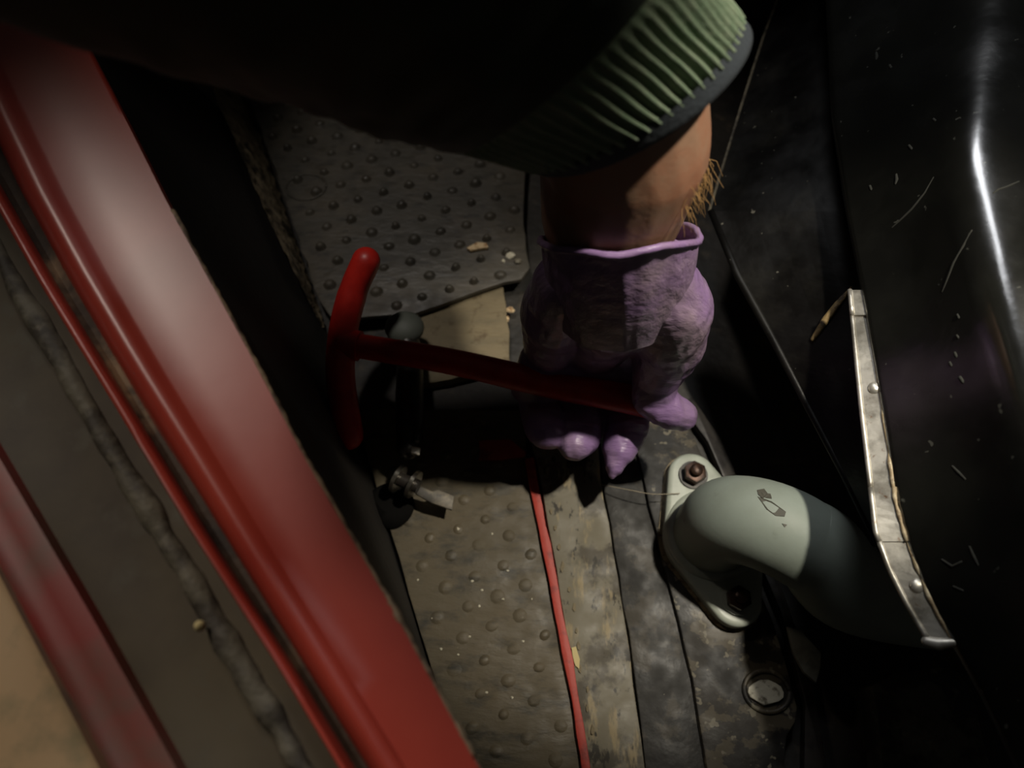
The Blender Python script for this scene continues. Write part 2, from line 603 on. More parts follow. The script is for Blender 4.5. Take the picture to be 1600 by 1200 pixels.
def stud_mesh(name, r, h, m):
    prof = [(1.25, -.0006), (1.0, .0002), (.82, h * .45), (.6, h * .82), (.3, h * .98)]
    n = 10
    v, f = [], []
    for (k, z) in prof:
        for i in range(n):
            a = 2 * math.pi * i / n
            v.append((r * k * math.cos(a), r * k * math.sin(a), z))
    v.append((0, 0, h))
    for j in range(len(prof) - 1):
        for i in range(n):
            l = (i + 1) % n
            f.append([j * n + i, j * n + l, (j + 1) * n + l, (j + 1) * n + i])
    for i in range(n):
        f.append([(len(prof) - 1) * n + i, (len(prof) - 1) * n + (i + 1) % n, len(v) - 1])
    me = bpy.data.meshes.new(name)
    me.from_pydata(v, [], f)
    me.materials.append(MATS[m])
    me.polygons.foreach_set('use_smooth', [True] * len(f))
    return me


def pix(p):
    q = V(p) - V((0, 0, H))
    d = q.y * st - q.z * ct
    u = q.y * ct + q.z * st
    return 800 + F * q.x / d, 600 - F * u / d


def studs(parent, me, pg, z, pitch, orig, rnd, skip=0.0, margin=.007, squash=1.0, vis=None):
    n = 0
    for i in range(-40, 41):
        for j in range(-40, 41):
            p = orig + gx * (pitch * (i + (.5 if j % 2 else 0))) + gy * (pitch * .86 * j)
            p = V((p.x + rnd.uniform(-.001, .001), p.y + rnd.uniform(-.001, .001), z))
            if not inside(p, pg) or edge_dist(p, pg) < margin or rnd.random() < skip:
                continue
            if vis and not vis(p):
                continue
            o = bpy.data.objects.new('stud', me)
            col.objects.link(o)
            place(o, p, parent)
            s = rnd.uniform(.8, 1.15)
            o.scale = (s, s * rnd.uniform(.8, 1.0), rnd.uniform(.6, 1.15) * squash)
            o.rotation_euler = (0, 0, rnd.uniform(-.4, .4) + GA)
            n += 1
    return n


# upper mat, lying over the board
zt = 0.016
pg_u = poly([(floor_line(-140) + 14, -140), (floor_line(110) + 6, 110), (floor_line(300) + 6, 300), (floor_line(470) + 6, 470), (520, 500), (640, 492),
             (700, 472), (760, 450), (815, 436), (828, 418), (822, 390), (818, 330), (822, 260), (840, 100), (850, -140)], zt)
pj = jag(pg_u, .012, .0013, seed=4)
um = thing('rubber_mat', P(620, 300, 0))
tag(um, 'dark studded rubber floor mat with torn edge beneath the green sleeve', 'floor mat', 'studded rubber mats')
mb = MB()
mb.prism(pj, .005)
bevel(mb.build('mat_sheet', 'rubber_dark', um), .0012)
me = stud_mesh('stud', .0044, .0046, 'rubber_dark')
print('studs', studs(um, me, pg_u, zt, .0205, P(600, 300, zt), random.Random(5), vis=lambda p: pix(p)[1] > 60 and pix(p)[1] > 60 + (pix(p)[0] - 350) * .35))
# circular moulded ring in the mat
mb = MB()
c = P(478, 292, zt + .0006)
mb.tube([c + V((.016 * math.cos(a), .013 * math.sin(a), 0)) for a in [2 * math.pi * k / 32 for k in range(33)]], .0009, 6)
mb.build('moulded_ring', 'rubber_dark', um, True)

# lower mat
zl = 0.004
pg_l = poly([(floor_line(640) + 4, 640), (820, 640), (822, 715), (850, 880), (880, 1030), (918, 1230), (985, 1560), (floor_line(1560) + 4, 1560), (floor_line(900) + 4, 900)], zl)
lm = thing('rubber_mat', P(740, 940, 0))
tag(lm, 'worn brown-grey dimpled rubber mat between the red sill and the red strip', 'floor mat', 'studded rubber mats')
mb = MB()
mb.prism(jag(pg_l, .012, .0007, seed=9), .0045)
bevel(mb.build('mat_sheet', 'rubber', lm), .0009)
me2 = stud_mesh('stud', .0040, .0013, 'rubber')
print('studs', studs(lm, me2, pg_l, zl, .0195, P(740, 900, zl), random.Random(6), squash=1.0))

# ribbed mat strip up the left wall
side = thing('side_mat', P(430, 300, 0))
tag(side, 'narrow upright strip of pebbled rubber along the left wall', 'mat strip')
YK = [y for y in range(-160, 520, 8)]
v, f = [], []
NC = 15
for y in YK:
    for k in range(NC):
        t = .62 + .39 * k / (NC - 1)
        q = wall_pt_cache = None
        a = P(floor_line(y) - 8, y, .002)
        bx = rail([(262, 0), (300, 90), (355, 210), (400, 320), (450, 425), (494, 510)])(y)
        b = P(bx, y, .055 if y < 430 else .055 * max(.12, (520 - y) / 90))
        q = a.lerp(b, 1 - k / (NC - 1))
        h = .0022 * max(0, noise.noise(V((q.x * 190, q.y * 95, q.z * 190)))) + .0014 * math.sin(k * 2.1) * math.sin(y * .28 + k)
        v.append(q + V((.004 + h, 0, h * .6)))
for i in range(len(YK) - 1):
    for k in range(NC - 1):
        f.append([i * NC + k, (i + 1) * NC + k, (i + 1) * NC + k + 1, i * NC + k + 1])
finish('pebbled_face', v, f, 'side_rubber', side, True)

# ------------------------------------------------------------------ board, strips and plates
mb = MB()
mb.prism(jag(poly([(618, 480), (700, 455), (786, 440), (792, 500), (800, 575), (650, 600), (634, 520)], .008), .01, .0012, seed=2), .010)
o = bevel(mb.build('floor_board', 'wood'), .001)
tag(o, 'bare tan wooden board showing below the torn mat edge', 'board')

strip = thing('worn_trim_strip', P(930, 950, 0))
tag(strip, 'worn grey metal tread strip with a red painted edge', 'trim strip')
zst = .0070
mb = MB()
mb.prism(jag(poly([(818, 655), (930, 655), (938, 740), (958, 860), (985, 1020), (1012, 1240), (1060, 1560), (990, 1560), (928, 1240), (905, 1120), (882, 970), (862, 850), (838, 720)], zst), .014, .0006, seed=5), .012)
bevel(mb.build('tread', 'worn_strip', strip), .0012)
mb = MB()
mb.prism(jag(poly([(820, 716), (834, 714), (848, 790), (866, 880), (884, 980), (896, 1030), (912, 1130), (930, 1240), (992, 1560), (978, 1560), (915, 1240), (893, 1090), (872, 985), (852, 880), (836, 800)], zst + .0010), .010, .0005, seed=8), .008)
bevel(mb.build('red_edge', 'red_lip', strip), .0008)
mb = MB()
mb.prism(jag(poly([(893, 1012), (900, 1010), (906, 1030), (905, 1045), (899, 1040), (895, 1026)], zst + .0012), .003, .0004, seed=8), .002)
tag(mb.build('paint_flake', 'cream_chip', strip), 'cream paint flake')
rnd = random.Random(12)
for k in range(14):                      # raised flakes of old paint along the red edge
    y = 735 + k * 31 + rnd.uniform(-5, 5)
    x = rail([(838, 720), (862, 850), (884, 970), (908, 1120)])(y) + 9 + rnd.uniform(-1, 10)
    mb = MB()
    r = rnd.uniform(3, 7)
    mb.prism(poly([(x + r * .7 * math.cos(a) * rnd.uniform(.5, 1.1), y + r * 1.4 * math.sin(a) * rnd.uniform(.6, 1.2)) for a in [2 * math.pi * i / 7 for i in range(7)]], zst + rnd.uniform(.0006, .0012)), .0012)
    mb.build('paint_flake', 'wood', strip)

mb = MB()
mb.prism(jag(poly([(748, 688), (798, 686), (822, 706), (820, 714), (785, 718), (748, 718)], .0065), .006, .0006, seed=3), .0027)
o = bevel(mb.build('red_tape', 'red_lip'), .0005)
tag(o, 'small red painted scrap lying on the mat beside the gloved fingertips', 'scrap')

mb = MB()
mb.prism(jag(poly([(934, 640), (985, 640), (1012, 790), (1050, 930), (1078, 1050), (1112, 1240), (1172, 1560), (1066, 1560), (1015, 1240), (988, 1030), (960, 860), (940, 740)], .0052), .014, .0008, seed=15), .009)
o = bevel(mb.build('black_floor_strip', 'black_strip'), .001)
tag(o, 'glossy black scuffed metal strip between the worn tread and the bolted plate', 'floor strip')

plate = thing('bolted_plate', P(1130, 900, 0))
tag(plate, 'black mottled metal plate carrying the grey pipe flange', 'plate')
zp = .0095
mb = MB()
mb.prism(jag(poly([(982, 640), (1068, 640), (1092, 700), (1130, 790), (1170, 880), (1208, 970), (1232, 1050), (1246, 1105), (1243, 1128), (1230, 1150), (1222, 1240), (1240, 1560), (1174, 1560), (1112, 1240), (1082, 1060), (1050, 930), (1014, 790)], zp), .016, .0006, seed=16), .012)
bevel(mb.build('plate_sheet', 'black_plate', plate), .0016)
# hole rim and plug
mb = MB()
c = P(1198, 1080, zp)
mb.tube([c + V((.0135 * math.cos(a), .0115 * math.sin(a), .0002)) for a in [2 * math.pi * k / 40 for k in range(41)]], .0016, 8)
mb.build('hole_rim', 'black_plate', plate, True)
mb = MB()
n = 14
pv = [c + V(((.0105 + .0015 * noise.noise(V((k * .9, .3, 0)))) * math.cos(2 * math.pi * k / n) - .001, (.0068 + .0022 * noise.noise(V((k * .7, 5.3, 0)))) * math.sin(2 * math.pi * k / n) - .0008, .0026)) for k in range(n)]
mb.prism(pv, .0035)
bevel(mb.build('hole_plug', 'plug', plate), .0009)

# lapped sheet behind the plate, tab and rear plate
mb = MB()
mb.prism(poly([(1082, 620), (1130, 690), (1208, 880), (1266, 1040), (1300, 1240), (1380, 1560), (1330, 1560), (1256, 1240), (1258, 1100), (1222, 960), (1106, 690), (1062, 630)], .006), .008)
tag(bevel(mb.build('lapped_sheet', 'dark_metal'), .001), 'narrow dark metal lap running along the bolted plate edge', 'sheet')
mb = MB()
mb.prism(poly([(1230, 978), (1252, 985), (1284, 1020), (1283, 1040), (1276, 1068), (1256, 1050), (1240, 1020)], .030), .004)
tag(bevel(mb.build('bracket_tab', 'grey_tab'), .0012), 'small pointed grey metal tab below the grey pipe', 'bracket')
mb = MB()
mb.prism(jag(poly([(1362, 1072), (1400, 1050), (1490, 1040), (1520, 1080), (1560, 1240), (1600, 1500), (1420, 1500), (1382, 1240), (1372, 1130)], .052), .02, .0008, seed=4), .02)
tag(bevel(mb.build('mottled_plate', 'mott_plate'), .0015), 'mottled grey-black metal plate under the end of the black cover', 'plate')

# ------------------------------------------------------------------ pipe with flange
pipe = thing('grey_pipe', P(1112, 840, zp))
tag(pipe, 'grey painted bent exhaust pipe bolted down by a two-bolt flange', 'pipe')
zf = zp + .0012
b1, b2 = P(1082, 744, zf + .009), P(1150, 938, zf + .009)
b1.z = b2.z = zf
ctr = (b1 + b2) / 2
ax = (b2 - b1).normalized()
half = (b2 - b1).length / 2
nx = V((ax.y, -ax.x, 0))


def hull_outline(rb, rc, nseg=16):
    pts = []
    for (c, r) in ((b1, rb), (b2, rb), (ctr, rc)):
        for k in range(64):
            a = 2 * math.pi * k / 64
            pts.append((c.x + r * math.cos(a), c.y + r * math.sin(a)))
    pts = sorted(set(pts))
    def half_h(ps):
        h = []
        for p in ps:
            while len(h) > 1 and (h[-1][0] - h[-2][0]) * (p[1] - h[-2][1]) - (h[-1][1] - h[-2][1]) * (p[0] - h[-2][0]) <= 0:
                h.pop()
            h.append(p)
        return h
    lo, hi = half_h(pts), half_h(pts[::-1])
    return lo[:-1] + hi[:-1]


mb = MB()
mb.prism([V((x, y, zf)) for x, y in hull_outline(.0175, .0335)], .0016)
mb.build('gasket', 'gasket', pipe)
mb = MB()
mb.prism([V((x, y, zf + .0105)) for x, y in hull_outline(.0160, .0315)], .0105)
bevel(mb.build('flange', 'flange_paint', pipe), .0035, 4)
for bb in (b1, b2):
    mb = MB()
    cc = bb + V((0, 0, zf + .0105 - bb.z))
    mb.tube([cc, cc + V((0, 0, .0016))], .0095, 24)
    wsh = autosmooth(mb.build('washer', 'flange_paint' if bb is b2 else 'dark_metal', pipe))
    mb = MB()
    mb.tube([cc + V((0, 0, .0012)), cc + V((0, 0, .0085))], .0076, 6)
    nut = bevel(mb.build('nut', 'rusty_nut', pipe), .0008)
    nut['label'] = 'rusty brown hexagon nut'
    mb = MB()
    mb.tube([cc + V((0, 0, .008)), cc + V((0, 0, .0125)), cc + V((0, 0, .0133))], [.0040, .0040, .0030], 14)
    autosmooth(mb.build('stud_end', 'rusty_nut', nut))
# weld collar and tube
base = V((ctr.x, ctr.y, zf + .0100)) - ax * .001 - V((.0005, 0, 0))
R = .0256
mb = MB()
mb.tube([base + V((0, 0, .000)), base + V((0, 0, .0025)), base + V((0, 0, .0040))], [R + .0045, R + .0035, R + .0005], 48)
autosmooth(mb.build('weld_collar', 'flange_paint', pipe), 60)
ud = V((.88, -.47, 0)).normalized()
RB, h0 = .030, .026
path = [base + V((0, 0, -.001)), base + V((0, 0, h0 * .5))]
for k in range(0, 13):
    a_ = math.radians(108) * k / 12
    path.append(base + ud * (RB * (1 - math.cos(a_))) + V((0, 0, h0 + RB * math.sin(a_))))
e = path[-1]
tail = spline([tuple(e), tuple(e + ud * .012 + V((0, 0, -.003))), tuple(P(1325, 914, .060)), tuple(P(1430, 938, .056)), tuple(P(1570, 950, .055))], 40)
path = path + [V(p) for p in tail[1:]]
mb = MB()
mb.tube(path, R, 48)
mb.build('bent_tube', 'pipe_paint', pipe, True)
# scuffs on the crown of the bend
fr = frames(path)


def on_pipe(px, py):
    """first point of the tube under that pixel"""
    r = ray(px, py).normalized()
    o_ = V((0, 0, H))
    t = .25
    while t < .8:
        q = o_ + r * t
        dmin = min((q - c).length for c in path)
        if dmin < R + .0002:
            c = min(path, key=lambda c: (q - c).length)
            return q, (q - c).normalized()
        t += .0004
    return None


def scuff(pts):
    tops, bots = [], []
    for (x, y) in pts:
        h = on_pipe(x, y)
        if not h:
            return
        tops.append(h[0] + h[1] * .0003)
        bots.append(h[0] - h[1] * .0012)
    n = len(tops)
    v = tops + bots
    f = [list(range(n))[::-1], list(range(n, 2 * n))] + [[i, n + i, n + (i + 1) % n, (i + 1) % n][::-1] for i in range(n)]
    o = finish('scuff', v, f, 'pipe_scuff', pipe)
    o['label'] = 'dark chipped scuff in the grey paint'


scuff([(1183, 766), (1194, 764), (1200, 772), (1192, 779), (1185, 773)])
scuff([(1184, 776), (1206, 784), (1228, 800), (1226, 807), (1212, 806), (1198, 796)])
scuff([(1190, 770), (1204, 772), (1206, 779), (1196, 778)])
scuff([(1222, 818), (1230, 820), (1226, 824)])

# ------------------------------------------------------------------ black cover on the right
EDGE = rail([(1262, -260), (1290, -20), (1300, 180), (1322, 320), (1347, 450), (1366, 560), (1385, 680), (1400, 780), (1418, 850), (1450, 930), (1492, 1008), (1545, 1105), (1605, 1235), (1660, 1360)])
RID = rail([(1575, -260), (1553, -20), (1532, 120), (1512, 240), (1530, 350), (1556, 460), (1588, 570), (1640, 720), (1700, 900), (1750, 1050), (1830, 1300)])


def rid_s(y):
    return sum(RID(y + k * 22) for k in (-2, -1, 0, 1, 2)) / 5


def edg_s(y):
    return sum(EDGE(y + k * 12) for k in (-1, 0, 1)) / 3


ZE, ZR = .165, .232
cover = thing('black_cover', P(1480, 600, ZE - .02))
tag(cover, 'glossy black painted metal cover with a rounded ridge, on the right', 'cover')


def cov(t, y):
    """t 0 = left edge, 1 = ridge, >1 beyond"""
    xe, xr = edg_s(y), rid_s(y)
    a, b = P(xe, y, ZE), P(xr, y, ZR)
    return a, b


def cov_pts(y):
    a, b = cov(0, y)
    out = b + V((.10, -.012, -.002))
    key = [a, a.lerp(b, .35) + V((.004, 0, -.006)), a.lerp(b, .7) + V((.004, 0, -.006)), b, out]
    seg = [8, 8, 10, 22]
    prof = []
    for (p, q), n in zip(zip(key[:-1], key[1:]), seg):
        prof += [p.lerp(q, i / n) for i in range(n)]
    prof.append(out)
    for _ in range(34):
        prof = [prof[0]] + [prof[i - 1] * .25 + prof[i] * .5 + prof[i + 1] * .25 for i in range(1, len(prof) - 1)] + [prof[-1]]
    return [a + V((.001, 0, -.004))] + prof


ncv = len(cov_pts(0))
ys_save = YS
YS = [-260 + 20 * i for i in range(81)]
CV = {y: cov_pts(y) for y in YS}
cols = [(lambda k: (lambda y: CV[y][k]))(k) for k in range(ncv)]
sheet = loft('cover_sheet', cols, 'cover_paint', cover, ang=80)
YS = ys_save

# scratches and dust spots on the cover paint


def cov_at(px_, py_):
    pr = cov_pts(py_)[1:]
    xs = [pix(p)[0] for p in pr]
    for i in range(len(pr) - 1):
        if min(xs[i], xs[i + 1]) <= px_ <= max(xs[i], xs[i + 1]) and xs[i] != xs[i + 1]:
            return pr[i].lerp(pr[i + 1], (px_ - xs[i]) / (xs[i + 1] - xs[i])), pr[i + 1] - pr[i]
    return pr[-1], V((1, 0, 0))


def scratch(pts, r):
    out = []
    for x, y in pts:
        p, t = cov_at(x, y)
        nn = V((-t.z, 0, t.x)).normalized()
        out.append(p + nn * (r * -.35))
    mb = MB()
    k = len(out)
    mb.tube(out, [r * (.5 + .5 * math.sin(math.pi * (i + .5) / k)) for i in range(k)], 6, round_ends=True)
    o = mb.build('paint_scratch', 'scratch', cover, True)


for pts, r in (([(1458, 268), (1445, 290), (1425, 315), (1408, 332), (1394, 346)], .00075), ([(1518, 355), (1505, 378), (1490, 402), (1482, 422), (1472, 446)], .0008),
               ([(1592, 275), (1575, 284), (1560, 290), (1552, 296)], .0006), ([(1369, 72), (1370, 78), (1369, 82)], .0011), ([(1390, 90), (1392, 94)], .001),
               ([(1400, 262), (1401, 270), (1399, 276)], .0011), ([(1420, 216), (1424, 221)], .0010), ([(1359, 284), (1361, 289)], .0010), ([(1458, 176), (1461, 179)], .0009),
               ([(1496, 484), (1498, 488)], .0010), ([(1495, 516), (1497, 519)], .0009), ([(1492, 543), (1494, 548)], .0011), ([(1484, 558), (1486, 562)], .0010), ([(1500, 582), (1504, 588)], .0013),
               ([(1488, 722), (1498, 732), (1508, 742)], .0007), ([(1472, 872), (1488, 882), (1502, 874)], .0008), ([(1515, 850), (1522, 866), (1528, 878)], .0008), ([(1490, 914), (1504, 920)], .0007)):
    scratch(pts, r)

# bare metal lip, in lapped lengths
LIP_L = rail([(1328, 455), (1338, 560), (1346, 640), (1358, 740), (1368, 830), (1390, 890), (1418, 945), (1452, 1003)])
LIP_R = rail([(1352, 450), (1368, 545), (1376, 620), (1388, 700), (1398, 780), (1418, 850), (1450, 930), (1490, 1006)])


def lip_seg(y0, y1, dz, m='bare_metal'):
    mb = MB()
    n = max(3, int((y1 - y0) / 14))
    ring = []
    for i in range(n + 1):
        y = y0 + (y1 - y0) * i / n
        l, r = P(LIP_L(y), y, ZE - .006 + dz), P(LIP_R(y), y, ZE - .0012 + dz)
        ring.append((l, r))
    v, f = [], []
    for l, r in ring:
        v += [l, r, r + V((0, 0, -.0016)), l + V((0, 0, -.0016))]
    for i in range(n):
        for k in range(4):
            k2 = (k + 1) % 4
            f.append([i * 4 + k, (i + 1) * 4 + k, (i + 1) * 4 + k2, i * 4 + k2])
    f += [[0, 1, 2, 3], [n * 4 + 3, n * 4 + 2, n * 4 + 1, n * 4]]
    o = finish('lip_length', v, f, m, cover)
    o['label'] = 'bare bright metal lip'
    mb = MB()
    mb.tube([l for l, r in ring], .0013, 8)
    mb.build('rolled_rim', m, o, True)
    mb = MB()
    rnd_ = random.Random(int(y0))
    mb.tube([r + V((rnd_.uniform(-.0004, .0004), 0, .0004)) for l, r in ring], [.0009 + rnd_.uniform(-.0003, .0004) for _ in ring], 8)
    mb.build('rusty_rim', 'rust_rim', o, True)
    return o


lip_seg(453, 492, .0010)
lip_seg(488, 766, 0)
lip_seg(762, 846, .0008)
s4 = lip_seg(842, 1003, .0003)
for (x, y) in ((1370, 607), (1436, 915)):
    mb = MB()
    mb.ball(P(x, y, ZE - .003), .0042, 14, 8, (1, .9, .55))
    mb.build('punched_bump', 'bare_metal', cover, True)
mb = MB()
mb.tube([P(1448, 1002, ZE - .006), P(1466, 1006, ZE - .004), P(1490, 1004, ZE - .001)], [.0022, .0026, .002], 10, round_ends=True)
mb.build('folded_end', 'bare_metal', cover, True)

# lower side panel
PL = rail([(1260, -160), (1222, -20), (1192, 60), (1160, 160), (1108, 330)])
zq = .105
outl = [(1262, -160), (1222, -20), (1192, 60), (1160, 160), (1108, 330), (1150, 430), (1205, 530), (1262, 640), (1312, 735), (1368, 848), (1420, 930),
        (1500, 1060), (1470, 780), (1440, 600), (1420, 420), (1380, 180), (1370, -160)]


def pz(x, y):
    x0, x1 = LE(y), max(edg_s(y) + 60, LE(y) + 30)
    return zq + .050 * (x - x0) / (x1 - x0)


LE = rail([(p[0], p[1]) for p in outl[:12]])
mb = MB()
ysp = [-160 + 10 * i for i in range(122)]
NP = 9
v, f = [], []
for y in ysp:
    x0, x1 = LE(y), max(edg_s(y) + 60, LE(y) + 30)
    for k in range(NP):
        x = x0 + (x1 - x0) * k / (NP - 1)
        v.append(P(x, y, zq + .050 * k / (NP - 1)))
for i in range(len(ysp) - 1):
    for k in range(NP - 1):
        f.append([i * NP + k, (i + 1) * NP + k, (i + 1) * NP + k + 1, i * NP + k + 1])
mb.add(v, f)
panel = mb.build('side_panel', 'panel_paint', cover)
panel['label'] = 'flat black side panel beside the gloved wrist'
mb = MB()
mb.tube([P(x, y, zq) for x, y in outl[:5]], .0011, 8)
tag(mb.build('dusty_edge', 'edge_dust', panel, True), 'dusty pale folded edge')
mb = MB()
mb.tube([P(x + 3, y, zq) for x, y in outl[4:11]], [.0022, .0026, .0024, .0022, .002, .002, .002], 10)
mb.build('rolled_edge', 'panel_paint', panel, True)
mb = MB()
mb.tube([P(1270, 530, pz(1270, 530) + .0005), P(1290, 500, pz(1290, 500) + .001), P(1308, 476, pz(1308, 476) + .001), P(1330, 450, pz(1330, 450) + .001)], [.0014, .0022, .0019, .0008], 10, round_ends=True)
tag(mb.build('rusty_seam', 'rust_seam', panel, True), 'tan rusty weld seam')

# ------------------------------------------------------------------ lever with clevis beside the T-handle
lev = thing('linkage_lever', P(628, 775, zl))
tag(lev, 'dark lever standing on the mat with bright clevis plates and a metal tab', 'lever')
mb = MB()
pts = [V(p) for p in spline([D(632, 505, .535), D(640, 560, .53), D(640, 620, .515), D(640, 670, .505), D(638, 700, .499)], 24)]
mb.tube(pts, [.0075 + .002 * math.sin(i / 23 * 3.1) for i in range(24)], 16, round_ends=True)
mb.build('lever_arm', 'dark_metal', lev, True)
mb = MB()
mb.ball(D(632, 512, .533), .0125, 20, 12, (1.1, 1, .7))
mb.build('knob', 'knob_grey', lev, True)
mb = MB()
disc_base = P(610, 790, zl + .002)  # dark disc added where only a round shadow lies
mb.tube([disc_base, disc_base + V((0, 0, .004)), disc_base + V((.001, .001, .006))], [.016, .015, .010], 28, round_ends=False)
autosmooth(mb.build('shadow_disc', 'shadow_black', lev), 60)
axd = (P(652, 762, .03) - P(618, 744, .03)).normalized()
for (x, y) in ((622, 748), (646, 757)):
    mb = MB()
    c = P(x, y, .028)
    mb.tube([c - axd * .0013, c + axd * .0013], .0095, 28)
    autosmooth(mb.build('clevis_plate', 'chrome', lev))
mb = MB()
mb.tube([P(616, 745, .029), P(654, 761, .029)], .0045, 14)
autosmooth(mb.build('clevis_pin', 'dark_metal', lev))
mb = MB()
mb.prism([P(650, 757, .024), P(676, 768, .021), P(684, 765, .021), P(710, 775, .019), P(706, 797, .019), P(674, 786, .021), P(648, 771, .024)], .0016)
bevel(mb.build('metal_tab', 'steel_tab', lev), .0004)
mb = MB()
c = D(650, 704, .482)
mb.prism([c + V((-.0028, .003, 0)), c + V((.0028, .002, 0)), c + V((.0024, -.003, .001)), c + V((-.003, -.002, .001))], .003)
bevel(mb.build('square_nut', 'chrome', lev), .0005)
mb = MB()
mb.tube([D(650, 690, .492), D(652, 655, .505), D(645, 620, .515)], .0022, 8)
mb.build('link_wire', 'dark_metal', lev, True)

# ------------------------------------------------------------------ red T-handled tool
tool = thing('t_handle_tool', D(545, 540, .50))
tag(tool, 'red T-handled bar tool gripped by the gloved hand', 'tool')
mb = MB()
tb = [V(p) for p in spline([D(572, 408, .475), D(552, 455, .482), D(536, 520, .487), D(532, 590, .487), D(545, 680, .482)], 30)]
mb.tube(tb, [.0088 if i < 8 else .0092 for i in range(30)], 22, round_ends=True)
mb.build('cross_handle', 'tool_red', tool, True)
mb = MB()
sh = [D(545, 538, .487), D(700, 564, .478), D(850, 598, .468), D(985, 624, .462), D(1030, 634, .461)]
mb.tube([V(p) for p in spline(sh, 30)], [.0078 + .0016 * i / 29 for i in range(30)], 22, round_ends=True)
mb.build('shaft', 'tool_red', tool, True)
mb = MB()
mb.tube([D(535, 536, .487), D(562, 541, .486)], .0098, 20)
autosmooth(mb.build('weld_collar', 'tool_red', tool), 50)

# ------------------------------------------------------------------ the arm: bare forearm, glove and sleeve
def blob(chains, voxel, sm, name, m, parent=None):
    mb = MB()
    for ch in chains:
        for a, b in zip(ch[:-1], ch[1:]):
            pa, pb, ra, rb = V(a[0]), V(b[0]), a[1], b[1]
            mb.tube([pa.lerp(pb, t) for t in (0, .5, 1)], [ra + (rb - ra) * t for t in (0, .5, 1)], 20, round_ends=True)
    o = mb.build(name, m, parent)
    return remesh(o, voxel, sm)


person = blob([[(D(905, 40, .268), .034), (D(955, 130, .293), .036), (D(975, 230, .318), .0355), (D(955, 330, .346), .0320), (D(958, 390, .376), .025), (D(955, 470, .42), .018)]],
              .0016, 8, 'person', 'skin')
tag(person, 'person reaching in with a bare forearm, dark green sleeve and purple glove', 'person')

c3 = lambda x, y, d, r: (D(x, y, d), r)
glove = blob([
    [c3(958, 430, .374, .028), c3(960, 468, .404, .030), c3(940, 515, .446, .0225), c3(925, 545, .468, .018)],
    [c3(890, 440, .378, .018), c3(870, 490, .418, .020), c3(860, 545, .466, .016)],
    [c3(1020, 425, .365, .018), c3(1048, 480, .386, .0215), c3(1046, 530, .412, .0200), c3(1026, 585, .440, .0145), c3(1018, 622, .448, .0120), c3(1050, 643, .452, .0108), c3(1066, 648, .454, .0095)],
    [c3(858, 558, .474, .0165), c3(920, 568, .476, .0165), c3(985, 578, .476, .0165)],
    # pinky, ring, middle, index
    [c3(842, 562, .474, .0125), c3(828, 590, .486, .0115), c3(824, 606, .497, .011)],
    [c3(856, 566, .474, .0155), c3(846, 612, .500, .0162), c3(852, 646, .499, .0160), c3(855, 664, .484, .0145), c3(857, 672, .476, .012)],
    [c3(912, 572, .476, .0155), c3(910, 626, .500, .0158), c3(908, 662, .488, .0152), c3(902, 684, .478, .0135), c3(899, 693, .472, .011)],
    [c3(974, 580, .476, .0155), c3(976, 634, .498, .0155), c3(980, 664, .484, .0142), c3(969, 702, .478, .0108), c3(960, 728, .475, .0062), c3(956, 742, .474, .003)],
    # stretched folds in the latex
    [c3(950, 462, .3715, .0014), c3(985, 452, .358, .0018), c3(1030, 462, .3535, .0014)],
    [c3(955, 482, .378, .0014), c3(990, 478, .368, .0020), c3(1030, 486, .3650, .0012)],
    [c3(985, 500, .380, .0012), c3(1030, 492, .3645, .0018), c3(1075, 470, .3620, .0014)],
    [c3(1062, 545, .4, .0016), c3(1085, 528, .398, .0020), c3(1098, 508, .396, .0012)],
], .0011, 4, 'glove', 'glove', person)
# crumple the latex
nrm = [v_.normal.copy() for v_ in glove.data.vertices]
for vt, nn in zip(glove.data.vertices, nrm):
    q = vt.co + WLOC['glove']
    d = .0011 * noise.noise(q * 60) + .0006 * noise.noise(V((q.x * 220, q.y * 60 + q.x * 90, q.z * 110)))
    vt.co += nn * d
glove['label'] = 'thin purple latex glove'

# loose cuff of the glove
mb = MB()
axp = [D(966, 368, .350), D(966, 388, .357), D(967, 418, .369), D(968, 455, .386), D(965, 480, .398)]
axr = [.0356, .0354, .0354, .0350, .031]
tw = [.36, .36, .42, .6, 1.0]
fr = []
a_ = V((1, 0, 0))
for p, k in zip(axp, tw):
    c_ = V(p)
    t = ((D(968, 520, .36 + .046 * k) - D(965, 380, .36)).normalized())
    a_ = (a_ - t * a_.dot(t)).normalized()
    fr.append((t, a_, t.cross(a_)))
n = 96
v, f = [], []
rings = []
for i, (p, (t, a, b), r) in enumerate(zip(axp, fr, axr)):
    ring = []
    for k in range(n):
        c = 2 * math.pi * k / n
        wv = .0018 * noise.noise(V((math.cos(c) * 2.2, math.sin(c) * 2.2, i * .35))) + .0007 * noise.noise(V((math.cos(c) * 9, math.sin(c) * 9, i * .8)))
        slip = t * (.005 * noise.noise(V((math.cos(c) * 1.3 + 4, math.sin(c) * 1.3, 0)))) if i == 0 else V((0, 0, 0))
        ring.append(V(p) + a * ((r + wv) * math.cos(c)) + b * ((r + wv) * math.sin(c)) + slip)
    rings.append(ring)
    v += ring
for i in range(len(rings) - 1):
    for k in range(n):
        l = (k + 1) % n
        f.append([i * n + k, i * n + l, (i + 1) * n + l, (i + 1) * n + k])
cuffo = finish('glove_cuff', v, f, 'glove', glove, True)
s_ = cuffo.modifiers.new('sub', 'SUBSURF')
s_.levels = s_.render_levels = 2
mb = MB()
mb.tube(rings[0] + rings[0][:1], .0017, 10, caps=False)
mb.build('rolled_cuff_edge', 'glove', glove, True)

